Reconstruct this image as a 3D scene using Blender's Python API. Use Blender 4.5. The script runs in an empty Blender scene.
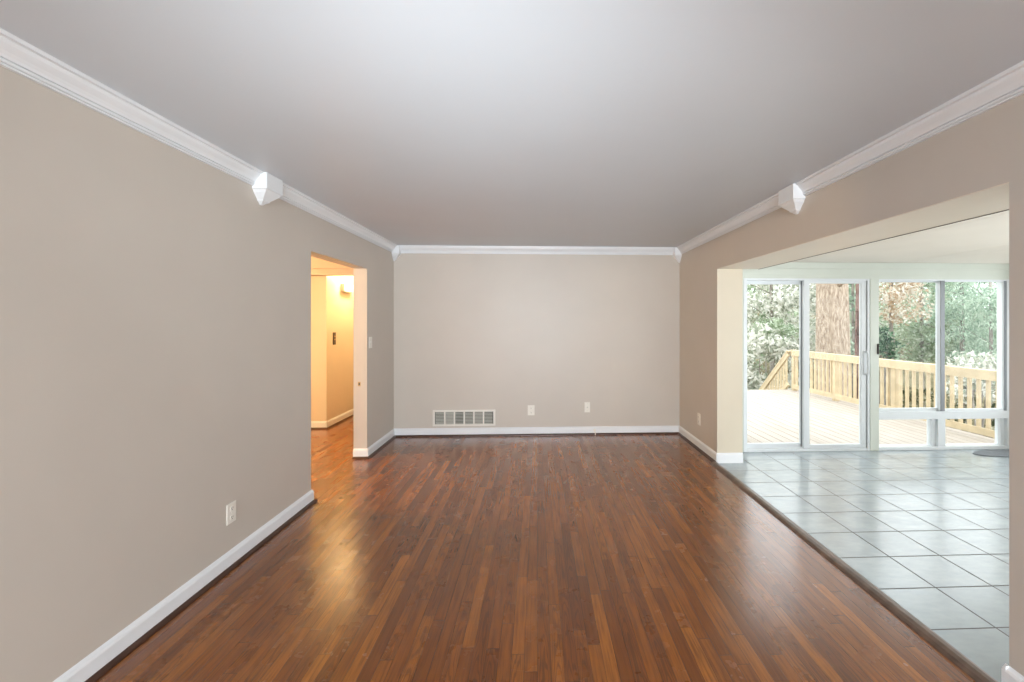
import bpy, bmesh, math, random
import numpy as np
from mathutils import Vector, Matrix

S = bpy.context.scene
COL = S.collection
random.seed(7)

# ------------------------------------------------------------------ camera
cam_d = bpy.data.cameras.new('camera')
cam = bpy.data.objects.new('camera', cam_d)
COL.objects.link(cam)
cam.location = (0, 0, 1.47)
YAW = 0.0452
cam.rotation_euler = (math.pi / 2, 0, -YAW)
cam_d.sensor_width = 36.0
cam_d.lens = 450.75 / 1024 * 36.0
cam_d.shift_x = (512 - 557.9) / 1024
cam_d.shift_y = (321.86 - 341) / 1024
cam_d.clip_start = 0.02
S.camera = cam

# ------------------------------------------------------------------ view, world, sky portals, added fill lights
vs = S.view_settings
vs.view_transform = 'Standard'
vs.look = 'None'
vs.gamma = 1.0
vs.exposure = 0.4
vs.use_curve_mapping = False

W = bpy.data.worlds.new('overcast_sky')
S.world = W
W.use_nodes = True
wb = W.node_tree.nodes['Background']
wb.inputs['Color'].default_value = (0.93, 0.97, 1.0, 1)
wb.inputs['Strength'].default_value = 2.65


def area(name, loc, target, sx, sy, energy, color=(1, 1, 1), portal=False, spread=180):
    l = bpy.data.lights.new(name, 'AREA')
    l.shape = 'RECTANGLE'
    l.size, l.size_y = sx, sy
    l.energy = energy
    l.color = color
    l.spread = math.radians(spread)
    o = bpy.data.objects.new(name, l)
    COL.objects.link(o)
    o.location = loc
    d = Vector(target) - Vector(loc)
    o.rotation_euler = d.to_track_quat('-Z', 'Z').to_euler()
    if portal:
        l.cycles.is_portal = True
    return o


area('sky_portal_patio', (3.85, 5.14, 1.0), (3.85, 0, 1.0), 3.2, 2.0, 1, portal=True)
area('sky_portal_side', (5.66, 2.25, 1.2), (0, 2.25, 1.2), 4.2, 1.6, 1, portal=True)
area('daylight_rear_window', (0.0, -4.72, 1.45), (0.0, 3, 1.40), 2.4, 1.5, 335, (0.89, 0.955, 1.0))  # added fill in the unseen rear window opening, much stronger than the sky
area('sky_portal_near', (3.7, -0.75, 1.15), (3.7, 3, 1.15), 2.6, 1.7, 1, portal=True)
area('paving_bounce_sunroom', (5.68, 2.3, 0.75), (3.2, 2.3, 2.14), 3.8, 0.6, 40, (0.98, 0.985, 0.97), spread=100)  # added uplight to brighten sunroom ceiling and soffit; no paving is built outside
area('bounced_flash', (-0.25, 0.10, 1.25), (-0.30, 2.7, 2.44), 0.5, 0.5, 9.5, (0.86, 0.945, 1.0), spread=85)


def bulb(name, loc, energy, color, r=0.08):
    l = bpy.data.lights.new(name, 'POINT')
    l.energy, l.color, l.shadow_soft_size = energy, color, r
    o = bpy.data.objects.new(name, l)
    COL.objects.link(o)
    o.location = loc
    return o


WARM = (1.0, 0.67, 0.32)
bulb('hall_lamp_bulb', (-2.66, 6.95, 2.28), 60, WARM)
bulb('entry_lamp_bulb', (-3.6, 4.3, 1.9), 135, WARM)


# ------------------------------------------------------------------ node helpers
class NT:
    def __init__(self, name):
        self.m = bpy.data.materials.new(name)
        self.m.use_nodes = True
        self.t = self.m.node_tree
        self.b = self.t.nodes['Principled BSDF']
        self.out = self.t.nodes['Material Output']

    def n(self, typ, **kw):
        nd = self.t.nodes.new(typ)
        for k, v in kw.items():
            setattr(nd, k, v)
        return nd

    def l(self, a, b):
        self.t.links.new(a, b)

    def put(self, sock, v):
        if hasattr(v, 'is_output') or isinstance(v, bpy.types.NodeSocket):
            self.l(v, sock)
        else:
            sock.default_value = v

    def math(self, op, a, b=0.0, c=0.0):
        nd = self.n('ShaderNodeMath', operation=op)
        for i, v in enumerate((a, b, c)):
            if i < len(nd.inputs):
                self.put(nd.inputs[i], v)
        return nd.outputs[0]

    def comb(self, x, y, z):
        nd = self.n('ShaderNodeCombineXYZ')
        for i, v in enumerate((x, y, z)):
            self.put(nd.inputs[i], v)
        return nd.outputs[0]

    def xyz(self):
        tc = self.n('ShaderNodeTexCoord')
        sp = self.n('ShaderNodeSeparateXYZ')
        self.l(tc.outputs['Object'], sp.inputs[0])
        return tc.outputs['Object'], sp.outputs[0], sp.outputs[1], sp.outputs[2]

    def noise(self, vec, scale, detail=3, rough=0.5, dist=0.0):
        nd = self.n('ShaderNodeTexNoise')
        if vec is not None:
            self.l(vec, nd.inputs['Vector'])
        nd.inputs['Scale'].default_value = scale
        nd.inputs['Detail'].default_value = detail
        nd.inputs['Roughness'].default_value = rough
        nd.inputs['Distortion'].default_value = dist
        return nd.outputs[0]

    def ramp(self, fac, stops):
        nd = self.n('ShaderNodeValToRGB')
        self.l(fac, nd.inputs[0])
        e = nd.color_ramp.elements
        while len(e) < len(stops):
            e.new(0.5)
        for i, (p, c) in enumerate(stops):
            e[i].position = p
            e[i].color = (c[0], c[1], c[2], 1)
        return nd.outputs[0]

    def mix(self, fac, a, b, mode='MIX'):
        nd = self.n('ShaderNodeMix', data_type='RGBA', blend_type=mode)
        self.put(nd.inputs[0], fac)
        self.put(nd.inputs[6], a if not isinstance(a, tuple) else (*a[:3], 1))
        self.put(nd.inputs[7], b if not isinstance(b, tuple) else (*b[:3], 1))
        return nd.outputs[2]

    def bump(self, h, strength=0.2, dist=0.01):
        nd = self.n('ShaderNodeBump')
        nd.inputs['Strength'].default_value = strength
        nd.inputs['Distance'].default_value = dist
        self.l(h, nd.inputs['Height'])
        self.l(nd.outputs[0], self.b.inputs['Normal'])

    def col(self, v):
        self.put(self.b.inputs['Base Color'], v if not isinstance(v, tuple) else (*v[:3], 1))

    def rough(self, v):
        self.put(self.b.inputs['Roughness'], v)

    def spec(self, v):
        self.b.inputs['Specular IOR Level'].default_value = v


def paint(name, c, rough=0.5, spec=0.5, mott=0.03, scale=3.0, bump=0.06, bscale=60):
    """paint with faint mottling and roller texture"""
    m = NT(name)
    v, x, y, z = m.xyz()
    n = m.noise(v, scale, 4)
    lo = tuple(k * (1 - mott) for k in c)
    hi = tuple(min(1, k * (1 + mott)) for k in c)
    m.col(m.ramp(n, [(0.3, lo), (0.7, hi)]))
    m.rough(rough)
    m.spec(spec)
    if bump:
        m.bump(m.noise(v, bscale, 3), bump, 0.004)
    return m.m


M = {}
M['wall'] = paint('beige_wall_paint', (0.555, 0.505, 0.447), 0.42, 0.5, 0.02, 2.2, 0.10, 5)
M['ceiling'] = paint('ceiling_paint', (0.655, 0.695, 0.735), 0.45, 0.4, 0.015, 1.5, 0.10, 4)
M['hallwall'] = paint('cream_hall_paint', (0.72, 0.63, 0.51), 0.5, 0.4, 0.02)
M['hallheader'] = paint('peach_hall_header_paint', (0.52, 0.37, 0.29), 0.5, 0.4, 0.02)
M['header'] = paint('header_soffit_paint', (0.76, 0.68, 0.57), 0.4, 0.5, 0.02)
M['sunceil'] = paint('sunroom_ceiling_panel', (0.82, 0.77, 0.69), 0.55, 0.3, 0.02)
M['cream'] = paint('cream_pier_paint', (0.64, 0.57, 0.45), 0.5, 0.4, 0.02)
M['trim'] = paint('white_trim_paint', (0.78, 0.80, 0.82), 0.32, 0.5, 0.012, 4, 0.03, 40)
M['sage'] = paint('pale_sage_paint', (0.66, 0.70, 0.63), 0.4, 0.5, 0.02)
M['vinyl'] = paint('white_vinyl', (0.76, 0.80, 0.82), 0.3, 0.5, 0.01, 4, 0)
M['alu'] = paint('grey_aluminium', (0.24, 0.26, 0.28), 0.35, 0.6, 0.03, 9, 0)  # sash stiles and track; also the painted shade at the door's meeting stile
M['plate'] = paint('ivory_plastic', (0.80, 0.77, 0.70), 0.3, 0.5, 0.01, 9, 0)
M['slotdark'] = paint('dark_slot', (0.05, 0.045, 0.04), 0.6, 0.3, 0.05, 9, 0)
M['grille'] = paint('off_white_enamel', (0.78, 0.75, 0.69), 0.35, 0.5, 0.01, 9, 0)
M['slat'] = paint('grey_louver_enamel', (0.52, 0.52, 0.47), 0.4, 0.5, 0.05, 9, 0)
M['duct'] = paint('dark_duct', (0.10, 0.10, 0.09), 0.8, 0.2, 0.05, 9, 0)
M['bronze'] = paint('dark_bronze', (0.035, 0.022, 0.012), 0.35, 0.6, 0.05, 20, 0)
M['brass'] = paint('dull_brass', (0.45, 0.30, 0.12), 0.35, 0.6, 0.05, 20, 0)
M['shoe'] = paint('dark_stained_moulding', (0.055, 0.022, 0.012), 0.35, 0.5, 0.2, 8, 0)
M['thresh'] = paint('weathered_threshold_wood', (0.13, 0.085, 0.062), 0.3, 0.5, 0.3, 14, 0.1, 40)
M['mat'] = paint('grey_mat_rubber', (0.20, 0.22, 0.24), 0.7, 0.3, 0.12, 30, 0.2, 120)
M['pine'] = paint('treated_pine', (0.58, 0.465, 0.30), 0.6, 0.3, 0.14, 6, 0.1, 30)
M['concrete'] = paint('pale_siding', (0.6, 0.58, 0.54), 0.8, 0.2, 0.04)


def wood_floor():
    m = NT('oak_strip_floor')
    v, x, y, z = m.xyz()
    wv = 0.057
    row = m.math('FLOOR', m.math('DIVIDE', x, wv))
    wn = m.n('ShaderNodeTexWhiteNoise', noise_dimensions='1D')
    m.l(row, wn.inputs['W'])
    rr = wn.outputs['Value']
    L = m.math('ADD', 0.55, m.math('MULTIPLY', rr, 0.75))
    q = m.math('DIVIDE', m.math('ADD', y, m.math('MULTIPLY', rr, 37.7)), L)
    idx = m.math('FLOOR', q)
    w2 = m.n('ShaderNodeTexWhiteNoise', noise_dimensions='2D')
    m.l(m.comb(row, idx, 0.0), w2.inputs['Vector'])
    r1 = w2.outputs['Value']
    spc = m.n('ShaderNodeSeparateColor')
    m.l(w2.outputs['Color'], spc.inputs[0])
    r2 = spc.outputs[1]
    # gaps between strips and at butt joints
    fx = m.math('FRACT', m.math('DIVIDE', x, wv))
    ex = m.math('MINIMUM', fx, m.math('SUBTRACT', 1.0, fx))
    gx = m.math('LESS_THAN', ex, 0.020)
    fy = m.math('FRACT', q)
    ey = m.math('MULTIPLY', m.math('MINIMUM', fy, m.math('SUBTRACT', 1.0, fy)), L)
    gy = m.math('LESS_THAN', ey, 0.0014)
    gap = m.math('MAXIMUM', gx, gy)
    # board tone
    tone = m.ramp(r1, [(0.0, (0.185, 0.054, 0.008)), (0.3, (0.255, 0.077, 0.011)), (0.7, (0.315, 0.100, 0.014)), (1.0, (0.42, 0.145, 0.021))])
    # fine straight grain, shifted from board to board
    gvec = m.comb(m.math('ADD', m.math('MULTIPLY', x, 85.0), m.math('MULTIPLY', r1, 91.0)), m.math('ADD', m.math('MULTIPLY', y, 3.2), m.math('MULTIPLY', r2, 57.0)), 0.0)
    g1 = m.noise(gvec, 1.0, 4, 0.65)
    tone = m.mix(m.ramp(g1, [(0.36, (0.62,) * 3), (0.57, (0, 0, 0))]), tone, (0.10, 0.029, 0.007))
    # cathedral figure on some boards
    lx = m.math('SUBTRACT', fx, 0.5)
    wob = m.noise(m.comb(m.math('MULTIPLY', r1, 40.0), m.math('MULTIPLY', y, 2.6), m.math('MULTIPLY', lx, 1.6)), 1.0, 2)
    ph = m.math('ADD', m.math('MULTIPLY', y, 4.2), m.math('ADD', m.math('MULTIPLY', m.math('MULTIPLY', lx, lx), 8.0), m.math('MULTIPLY', wob, 3.6)))
    ring = m.math('SINE', m.math('MULTIPLY', ph, 9.0))
    ringm = m.math('MULTIPLY', m.ramp(ring, [(0.15, (0, 0, 0)), (0.75, (1, 1, 1))]), m.math('GREATER_THAN', r2, 0.66))
    tone = m.mix(m.math('MULTIPLY', ringm, 0.55), tone, (0.06, 0.017, 0.006))
    # worn, dark patches in the finish
    wear = m.noise(v, 1.1, 4, 0.6)
    tone = m.mix(m.ramp(wear, [(0.48, (0, 0, 0)), (0.75, (0.45,) * 3)]), tone, (0.15, 0.06, 0.027))
    tone = m.mix(m.math('MULTIPLY', gap, 0.75), tone, (0.030, 0.010, 0.004))
    m.col(tone)
    rg = m.noise(v, 5.0, 4, 0.6)
    m.rough(m.math('ADD', m.math('ADD', 0.17, m.math('MULTIPLY', rg, 0.12)), m.math('MULTIPLY', r2, 0.06)))
    m.spec(0.4)
    m.b.inputs['Coat Weight'].default_value = 0.5
    m.b.inputs['Coat Roughness'].default_value = 0.2
    m.b.inputs['Coat IOR'].default_value = 1.55
    # slight cupping of every strip + grain
    cup = m.math('MULTIPLY', m.math('MULTIPLY', lx, lx), -0.9)
    tilt = m.math('MULTIPLY', lx, m.math('MULTIPLY', m.math('SUBTRACT', r2, 0.5), 0.6))
    h = m.math('ADD', m.math('ADD', cup, tilt), m.math('ADD', m.math('MULTIPLY', g1, 0.10), m.math('MULTIPLY', gap, -0.35)))
    m.bump(h, 0.20, 0.0020)
    return m.m


M['oak'] = wood_floor()


def tile_floor():
    m = NT('grey_slate_tile')
    v, x, y, z = m.xyz()
    s = 0.3283
    u = m.math('DIVIDE', m.math('SUBTRACT', x, 1.8728), s)
    w = m.math('DIVIDE', m.math('SUBTRACT', y, 2.0704 - 20 * s), s)
    wn = m.n('ShaderNodeTexWhiteNoise', noise_dimensions='2D')
    m.l(m.comb(m.math('FLOOR', u), m.math('FLOOR', w), 0.0), wn.inputs['Vector'])
    r = wn.outputs['Value']
    def edge(t):
        f = m.math('FRACT', t)
        return m.math('MINIMUM', f, m.math('SUBTRACT', 1.0, f))
    e = m.math('MINIMUM', edge(u), edge(w))
    g = m.ramp(e, [(0.010, (1, 1, 1)), (0.017, (0, 0, 0))])
    n = m.noise(m.comb(m.math('ADD', x, m.math('MULTIPLY', r, 9)), m.math('MULTIPLY', y, 2.0), r), 6.0, 5, 0.6)
    c = m.ramp(n, [(0.25, (0.36, 0.415, 0.44)), (0.75, (0.47, 0.53, 0.55))])
    c = m.mix(m.math('MULTIPLY', r, 0.35), c, (0.34, 0.39, 0.415))
    c = m.mix(g, c, (0.06, 0.06, 0.06))
    m.col(c)
    m.rough(m.math('ADD', m.math('ADD', 0.15, m.math('MULTIPLY', n, 0.12)), m.math('MULTIPLY', g, 0.4)))
    m.spec(1.0)
    m.bump(m.math('SUBTRACT', m.math('MULTIPLY', n, 0.25), g), 0.25, 0.004)
    return m.m


M['tile'] = tile_floor()


def deck_mat():
    m = NT('bleached_deck_boards')
    v, x, y, z = m.xyz()
    q = m.math('DIVIDE', x, 0.142)
    f = m.math('FRACT', q)
    e = m.math('MINIMUM', f, m.math('SUBTRACT', 1.0, f))
    wn = m.n('ShaderNodeTexWhiteNoise', noise_dimensions='1D')
    m.l(m.math('FLOOR', q), wn.inputs['W'])
    n = m.noise(m.comb(m.math('MULTIPLY', x, 30), m.math('MULTIPLY', y, 1.5), 0.0), 1.0, 4)
    c = m.ramp(n, [(0.3, (0.42, 0.36, 0.30)), (0.7, (0.54, 0.49, 0.44))])
    c = m.mix(m.math('MULTIPLY', wn.outputs['Value'], 0.35), c, (0.38, 0.32, 0.265))
    c = m.mix(m.math('LESS_THAN', e, 0.035), c, (0.20, 0.15, 0.11))
    m.col(c)
    m.rough(0.7)
    m.spec(0.25)
    return m.m


M['deck'] = deck_mat()


def bark(name, a, b, sc=9.0):
    m = NT(name)
    v, x, y, z = m.xyz()
    n = m.noise(m.comb(m.math('MULTIPLY', x, sc), m.math('MULTIPLY', y, sc), m.math('MULTIPLY', z, sc * 0.28)), 1.0, 6, 0.65, 0.4)
    m.col(m.ramp(n, [(0.35, a), (0.62, b)]))
    m.rough(0.9)
    m.spec(0.1)
    m.bump(n, 0.9, 0.06)
    return m.m


M['bark_pale'] = bark('pale_brown_bark', (0.25, 0.18, 0.13), (0.58, 0.47, 0.37), 24.0)
M['bark_red'] = bark('reddish_bark', (0.10, 0.055, 0.045), (0.34, 0.22, 0.19), 12)
M['bark_grey'] = bark('grey_bark', (0.16, 0.14, 0.12), (0.42, 0.38, 0.33), 12)


def leaf_mat(name, stops, trans=0.45):
    m = NT(name)
    geo = m.n('ShaderNodeNewGeometry')
    c = m.ramp(geo.outputs['Random Per Island'], stops)
    m.col(c)
    m.rough(0.5)
    m.spec(0.35)
    tr = m.n('ShaderNodeBsdfTranslucent')
    m.l(c, tr.inputs['Color'])
    mx = m.n('ShaderNodeMixShader')
    mx.inputs[0].default_value = trans
    m.l(m.b.outputs[0], mx.inputs[1])
    m.l(tr.outputs[0], mx.inputs[2])
    m.l(mx.outputs[0], m.out.inputs['Surface'])
    return m.m


M['leaf_pale'] = leaf_mat('pale_broad_leaves', [(0, (0.26, 0.30, 0.22)), (0.3, (0.50, 0.52, 0.42)), (0.6, (0.80, 0.78, 0.72)), (1, (0.95, 0.93, 0.86))])
M['leaf_green'] = leaf_mat('mid_green_leaves', [(0, (0.22, 0.30, 0.18)), (0.4, (0.46, 0.55, 0.37)), (0.65, (0.50, 0.57, 0.42)), (1, (0.88, 0.90, 0.82))])
M['leaf_fir'] = leaf_mat('soft_conifer_sprays', [(0, (0.22, 0.34, 0.24)), (0.35, (0.46, 0.59, 0.46)), (0.65, (0.64, 0.76, 0.62)), (1, (0.84, 0.90, 0.80))])
M['leaf_rust'] = leaf_mat('dry_rust_leaves', [(0, (0.42, 0.30, 0.18)), (0.4, (0.66, 0.50, 0.36)), (0.7, (0.82, 0.76, 0.66)), (1, (0.92, 0.90, 0.84))])
M['leaf_dark'] = leaf_mat('dark_glossy_leaves', [(0, (0.03, 0.07, 0.04)), (0.6, (0.10, 0.20, 0.11)), (1, (0.45, 0.55, 0.40))])
M['litter'] = leaf_mat('dry_leaf_litter', [(0, (0.03, 0.045, 0.02)), (0.5, (0.12, 0.125, 0.06)), (0.8, (0.26, 0.24, 0.13)), (1, (0.62, 0.58, 0.44))])


def ground_mat():
    m = NT('leaf_strewn_soil')
    v, x, y, z = m.xyz()
    n = m.noise(v, 3.0, 8, 0.7)
    m.col(m.ramp(n, [(0.3, (0.05, 0.04, 0.025)), (0.5, (0.16, 0.14, 0.08)), (0.7, (0.33, 0.29, 0.19))]))
    m.rough(0.95)
    m.spec(0.1)
    m.bump(n, 0.6, 0.1)
    return m.m


M['ground'] = ground_mat()


def glass_mat():
    m = NT('clear_window_glass')
    tr = m.n('ShaderNodeBsdfTransparent')
    tr.inputs[0].default_value = (0.97, 0.985, 0.98, 1)
    gl = m.n('ShaderNodeBsdfGlossy')
    gl.inputs['Roughness'].default_value = 0.0
    fr = m.n('ShaderNodeFresnel')
    fr.inputs['IOR'].default_value = 1.2
    mx = m.n('ShaderNodeMixShader')
    m.l(fr.outputs[0], mx.inputs[0])
    m.l(tr.outputs[0], mx.inputs[1])
    m.l(gl.outputs[0], mx.inputs[2])
    m.l(mx.outputs[0], m.out.inputs['Surface'])
    return m.m


M['glass'] = glass_mat()


# ------------------------------------------------------------------ mesh helpers
def bx(bm, x0, x1, y0, y1, z0, z1, bev=0.0):
    r = bmesh.ops.create_cube(bm, size=1.0)
    vs_ = r['verts']
    for v in vs_:
        v.co = Vector(((x0 + x1) / 2 + v.co.x * (x1 - x0), (y0 + y1) / 2 + v.co.y * (y1 - y0), (z0 + z1) / 2 + v.co.z * (z1 - z0)))
    if bev:
        es = list({e for v in vs_ for e in v.link_edges})
        bmesh.ops.bevel(bm, geom=es, offset=bev, segments=2, affect='EDGES', profile=0.7)


def prism(bm, pts, origin, ua, va, ext):
    """closed profile pts (u,v) placed at origin along axes ua, va and extruded by ext"""
    ua, va, ext, o = Vector(ua), Vector(va), Vector(ext), Vector(origin)
    a = [bm.verts.new(o + ua * p + va * q) for p, q in pts]
    b = [bm.verts.new(o + ua * p + va * q + ext) for p, q in pts]
    n = len(pts)
    bm.faces.new(a)
    bm.faces.new(b[::-1])
    for i in range(n):
        bm.faces.new((a[i], a[(i + 1) % n], b[(i + 1) % n], b[i]))


def beam(bm, p, q, w, h, up=(0, 0, 1)):
    """rectangular bar from p to q: w sideways, h along up"""
    p, q = Vector(p), Vector(q)
    d = (q - p).normalized()
    side = d.cross(Vector(up)).normalized()
    u = side.cross(d).normalized()
    vs_ = []
    for c in (p, q):
        for a, b in ((-1, -1), (1, -1), (1, 1), (-1, 1)):
            vs_.append(bm.verts.new(c + side * a * w / 2 + u * b * h / 2))
    for f in ((0, 1, 2, 3), (7, 6, 5, 4), (0, 4, 5, 1), (1, 5, 6, 2), (2, 6, 7, 3), (3, 7, 4, 0)):
        bm.faces.new([vs_[i] for i in f])


def tube(bm, path, rads, seg=12):
    rings = []
    for i, p in enumerate(path):
        p = Vector(p)
        t = (Vector(path[min(i + 1, len(path) - 1)]) - Vector(path[max(i - 1, 0)])).normalized()
        a = Vector((1, 0, 0)) if abs(t.x) < 0.8 else Vector((0, 1, 0))
        s = t.cross(a).normalized()
        u = s.cross(t)
        rings.append([bm.verts.new(p + (s * math.cos(2 * math.pi * k / seg) + u * math.sin(2 * math.pi * k / seg)) * rads[i]) for k in range(seg)])
    for r0, r1 in zip(rings, rings[1:]):
        for k in range(seg):
            bm.faces.new((r0[k], r0[(k + 1) % seg], r1[(k + 1) % seg], r1[k]))
    bm.faces.new(rings[0][::-1])
    bm.faces.new(rings[-1])


def obj(name, bm, mat, parent=None, smooth=False):
    me = bpy.data.meshes.new(name)
    bmesh.ops.recalc_face_normals(bm, faces=bm.faces)
    bm.to_mesh(me)
    bm.free()
    if smooth:
        me.shade_smooth()
    me.materials.append(M[mat])
    o = bpy.data.objects.new(name, me)
    COL.objects.link(o)
    if parent is not None:
        o.parent = parent
        o.matrix_parent_inverse = Matrix.Translation(-Vector(parent['_o'])) if '_o' in parent else Matrix()
    return o


def boxes(name, lst, mat, parent=None, bev=0.0):
    bm = bmesh.new()
    for b in lst:
        bx(bm, *b, bev=bev)
    return obj(name, bm, mat, parent)


def thing(name, label, cat, loc, group=None):
    """an Empty at the base of a thing; children are given in room coordinates"""
    o = bpy.data.objects.new(name, None)
    o.empty_display_size = 0.1
    COL.objects.link(o)
    o.location = loc
    o['_o'] = list(loc)
    o['label'] = label
    o['category'] = cat
    if group:
        o['group'] = group
    return o


def struct(o, label, cat):
    o['kind'] = 'structure'
    o['label'] = label
    o['category'] = cat
    return o


def tag(o, label, cat, group=None):
    o['label'] = label
    o['category'] = cat
    if group:
        o['group'] = group
    return o


# ------------------------------------------------------------------ room shell
XL, XR, YB, YR, ZC = -1.838, 1.870, 5.86, -4.6, 2.44
XLo, XRo = -1.981, 2.140          # outer faces of left and right wall
YO0, YO1, ZO = 3.748, 4.952, 2.045  # opening to the hall
YP0, YP1, ZH = 1.706, 4.621, 2.022  # wide opening to the sunroom
YW = 4.984                          # window wall plane of the sunroom
XS = 2.312                          # sunroom side of the header
ZS = 2.143                          # sunroom ceiling

struct(boxes('floor', [(-5.2, 1.79, YR - 0.15, YB + 0.0, -0.12, 0), (-5.2, XLo - 0.14, YB + 0.0, 9.0, -0.12, 0), (XLo - 0.14, XLo, YB, 9.0, -0.12, 0), (1.79, XRo, YR - 0.15, YP0 - 0.01, -0.12, 0), (1.79, XRo, YP1 + 0.01, YB, -0.12, 0)], 'oak'),
       'glossy red-brown oak strip floor', 'floor')
struct(boxes('floor_sunroom', [(1.866, 5.62, YP0, YP1, -0.12, -0.001), (XRo, 5.62, -0.6, YP0, -0.12, -0.001), (XRo, 5.62, YP1, YW + 0.14, -0.12, -0.001)], 'tile'),
       'blue-grey square tile floor of the sunroom', 'floor')
struct(boxes('wall_left', [(XLo, XL, YR, YO0, 0, ZC), (XLo, XL, YO0, YO1, ZO, ZC), (XLo, XL, YO1, YB + 0.14, 0, ZC)], 'wall'),
       'beige left wall with the opening to the hall', 'wall')
struct(boxes('wall_back', [(XL, XR, YB, YB + 0.14, 0, ZC)], 'wall'), 'plain beige end wall facing the camera', 'wall')
struct(boxes('wall_right', [(XR, XRo, YR, YP0, 0, ZC), (XR, XS, YP0, YP1, ZH + 0.004, ZC), (XR, XRo, YP1, YB + 0.14, 0, ZC)], 'wall'),
       'taupe right wall with the wide opening to the sunroom', 'wall')
struct(boxes('wall_rear', [(XLo, -1.2, YR - 0.14, YR, 0, ZC), (1.2, XRo, YR - 0.14, YR, 0, ZC), (-1.2, 1.2, YR - 0.14, YR, 0, 0.7), (-1.2, 1.2, YR - 0.14, YR, 2.2, ZC)], 'wall'),
       'beige rear wall around the front window', 'wall')
struct(boxes('ceiling', [(XLo, XRo, YR - 0.14, YB + 0.14, ZC, ZC + 0.1)], 'ceiling'), 'plain white painted ceiling', 'ceiling')
# lining of the header and of the far pier
struct(boxes('trim_header', [(XR + 0.002, XS, YP0, YP1, ZH, ZH + 0.004)], 'header'), 'cream soffit under the header of the sunroom opening', 'trim')
struct(boxes('trim_pier', [(XR + 0.002, XRo, YP1 - 0.004, YP1, 0.0, ZH)], 'cream'), 'cream end face of the pier beside the patio door', 'trim')

# hall beyond the left opening
HX, HY = -2.899, 6.339
struct(boxes('wall_hall', [(HX - 0.12, HX, HY, 9.0, 0, ZC), (-5.2, HX - 0.12, HY, HY + 0.12, 0, ZC)], 'hallwall'), 'cream hall wall with an outside corner', 'wall')
struct(boxes('wall_entry', [(-5.3, -5.2, 1.6, HY + 0.12, 0, ZC), (-5.2, XLo, 1.5, 1.6, 0, ZC)], 'hallwall'), 'cream wall of the entry beyond the opening', 'wall')
struct(boxes('wall_hall_far', [(HX - 0.12, XL, 9.0, 9.12, 0, ZC), (XLo + 0.001, XL, YB + 0.14, 9.0, 0, ZC)], 'hallwall'), 'far cream walls of the hall', 'wall')
struct(boxes('ceiling_hall', [(-5.2, XLo, 1.6, 9.0, ZC, ZC + 0.1)], 'ceiling'), 'hall ceiling', 'ceiling')
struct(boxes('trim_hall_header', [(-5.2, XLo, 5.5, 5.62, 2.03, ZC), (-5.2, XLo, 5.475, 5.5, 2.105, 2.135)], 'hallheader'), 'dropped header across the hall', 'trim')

# sunroom shell
struct(boxes('wall_patio', [(XRo, 2.33, YW, YW + 0.12, 0, ZS), (5.468, 5.62, YW, YW + 0.12, 0, ZS)], 'sage'), 'pale posts either side of the sunroom glazing', 'wall')
bmh = bmesh.new()
bx(bmh, 2.33, 5.468, YW, YW + 0.12, 1.955, ZS, 0.004)
bx(bmh, XRo, 5.5, YW - 0.022, YW, 2.075, ZS, 0.004)
bx(bmh, XRo, 5.5, YW - 0.012, YW, 2.0, 2.075, 0.003)
struct(obj('trim_patio_header', bmh, 'sage'), 'pale sage beam above the patio door and windows', 'trim')
struct(boxes('wall_sunroom_right', [(5.5, 5.62, -0.6, 0.15, 0, ZS), (5.5, 5.62, 4.86, YW, 0, ZS), (5.5, 5.62, 0.15, 4.86, 0, 0.45), (5.5, 5.62, 0.15, 4.86, 2.0, ZS)], 'sunceil'), 'side wall of the sunroom with long window', 'wall')
struct(boxes('wall_sunroom_near', [(XRo, 2.4, -0.7, -0.6, 0, ZS), (5.0, 5.62, -0.7, -0.6, 0, ZS), (2.4, 5.0, -0.7, -0.6, 0, 0.3), (2.4, 5.0, -0.7, -0.6, 2.0, ZS)], 'sunceil'), 'near wall of the sunroom', 'wall')
bmh = bmesh.new()
xs_ = [XS, 2.9, 4.12, 5.34, 5.62]
for a, b in zip(xs_, xs_[1:]):
    bx(bmh, a + 0.002, b - 0.002, -0.6, YW + 0.12, ZS, ZS + 0.06, 0.003)
bx(bmh, XS, 5.62, -0.6, YW + 0.12, ZS + 0.04, ZS + 0.08)
bx(bmh, XRo, XS, -0.6, YP0, ZS, ZS + 0.08)
bx(bmh, XRo, XS, YP1, YW + 0.12, ZS, ZS + 0.08)
struct(obj('ceiling_sunroom', bmh, 'sunceil'), 'cream panelled sunroom ceiling', 'ceiling')
bmh = bmesh.new()
bx(bmh, XS - 0.003, XS + 0.003, YP0, YP1, ZH - 0.003, ZH + 0.004)
struct(obj('trim_header_edge', bmh, 'thresh'), 'thin dark edge strip along the header soffit', 'trim')

# ------------------------------------------------------------------ mouldings
BASE = [(0, 0), (0.016, 0), (0.016, 0.082), (0.012, 0.092), (0.006, 0.097), (0, 0.105)]
SHOE = [(0, 0), (0.020, 0), (0.019, 0.008), (0.013, 0.016), (0.006, 0.021), (0, 0.022)]


def run(name, label, segs, prof, mat, cat, smooth=False):
    """segs: (origin, out-axis, extrusion)"""
    bm = bmesh.new()
    for o, ua, ext in segs:
        prism(bm, prof, o, ua, (0, 0, 1), ext)
    return struct(obj(name, bm, mat), label, cat)


def shoe_prof():
    return [(0.016 + a, b) for a, b in SHOE]


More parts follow.
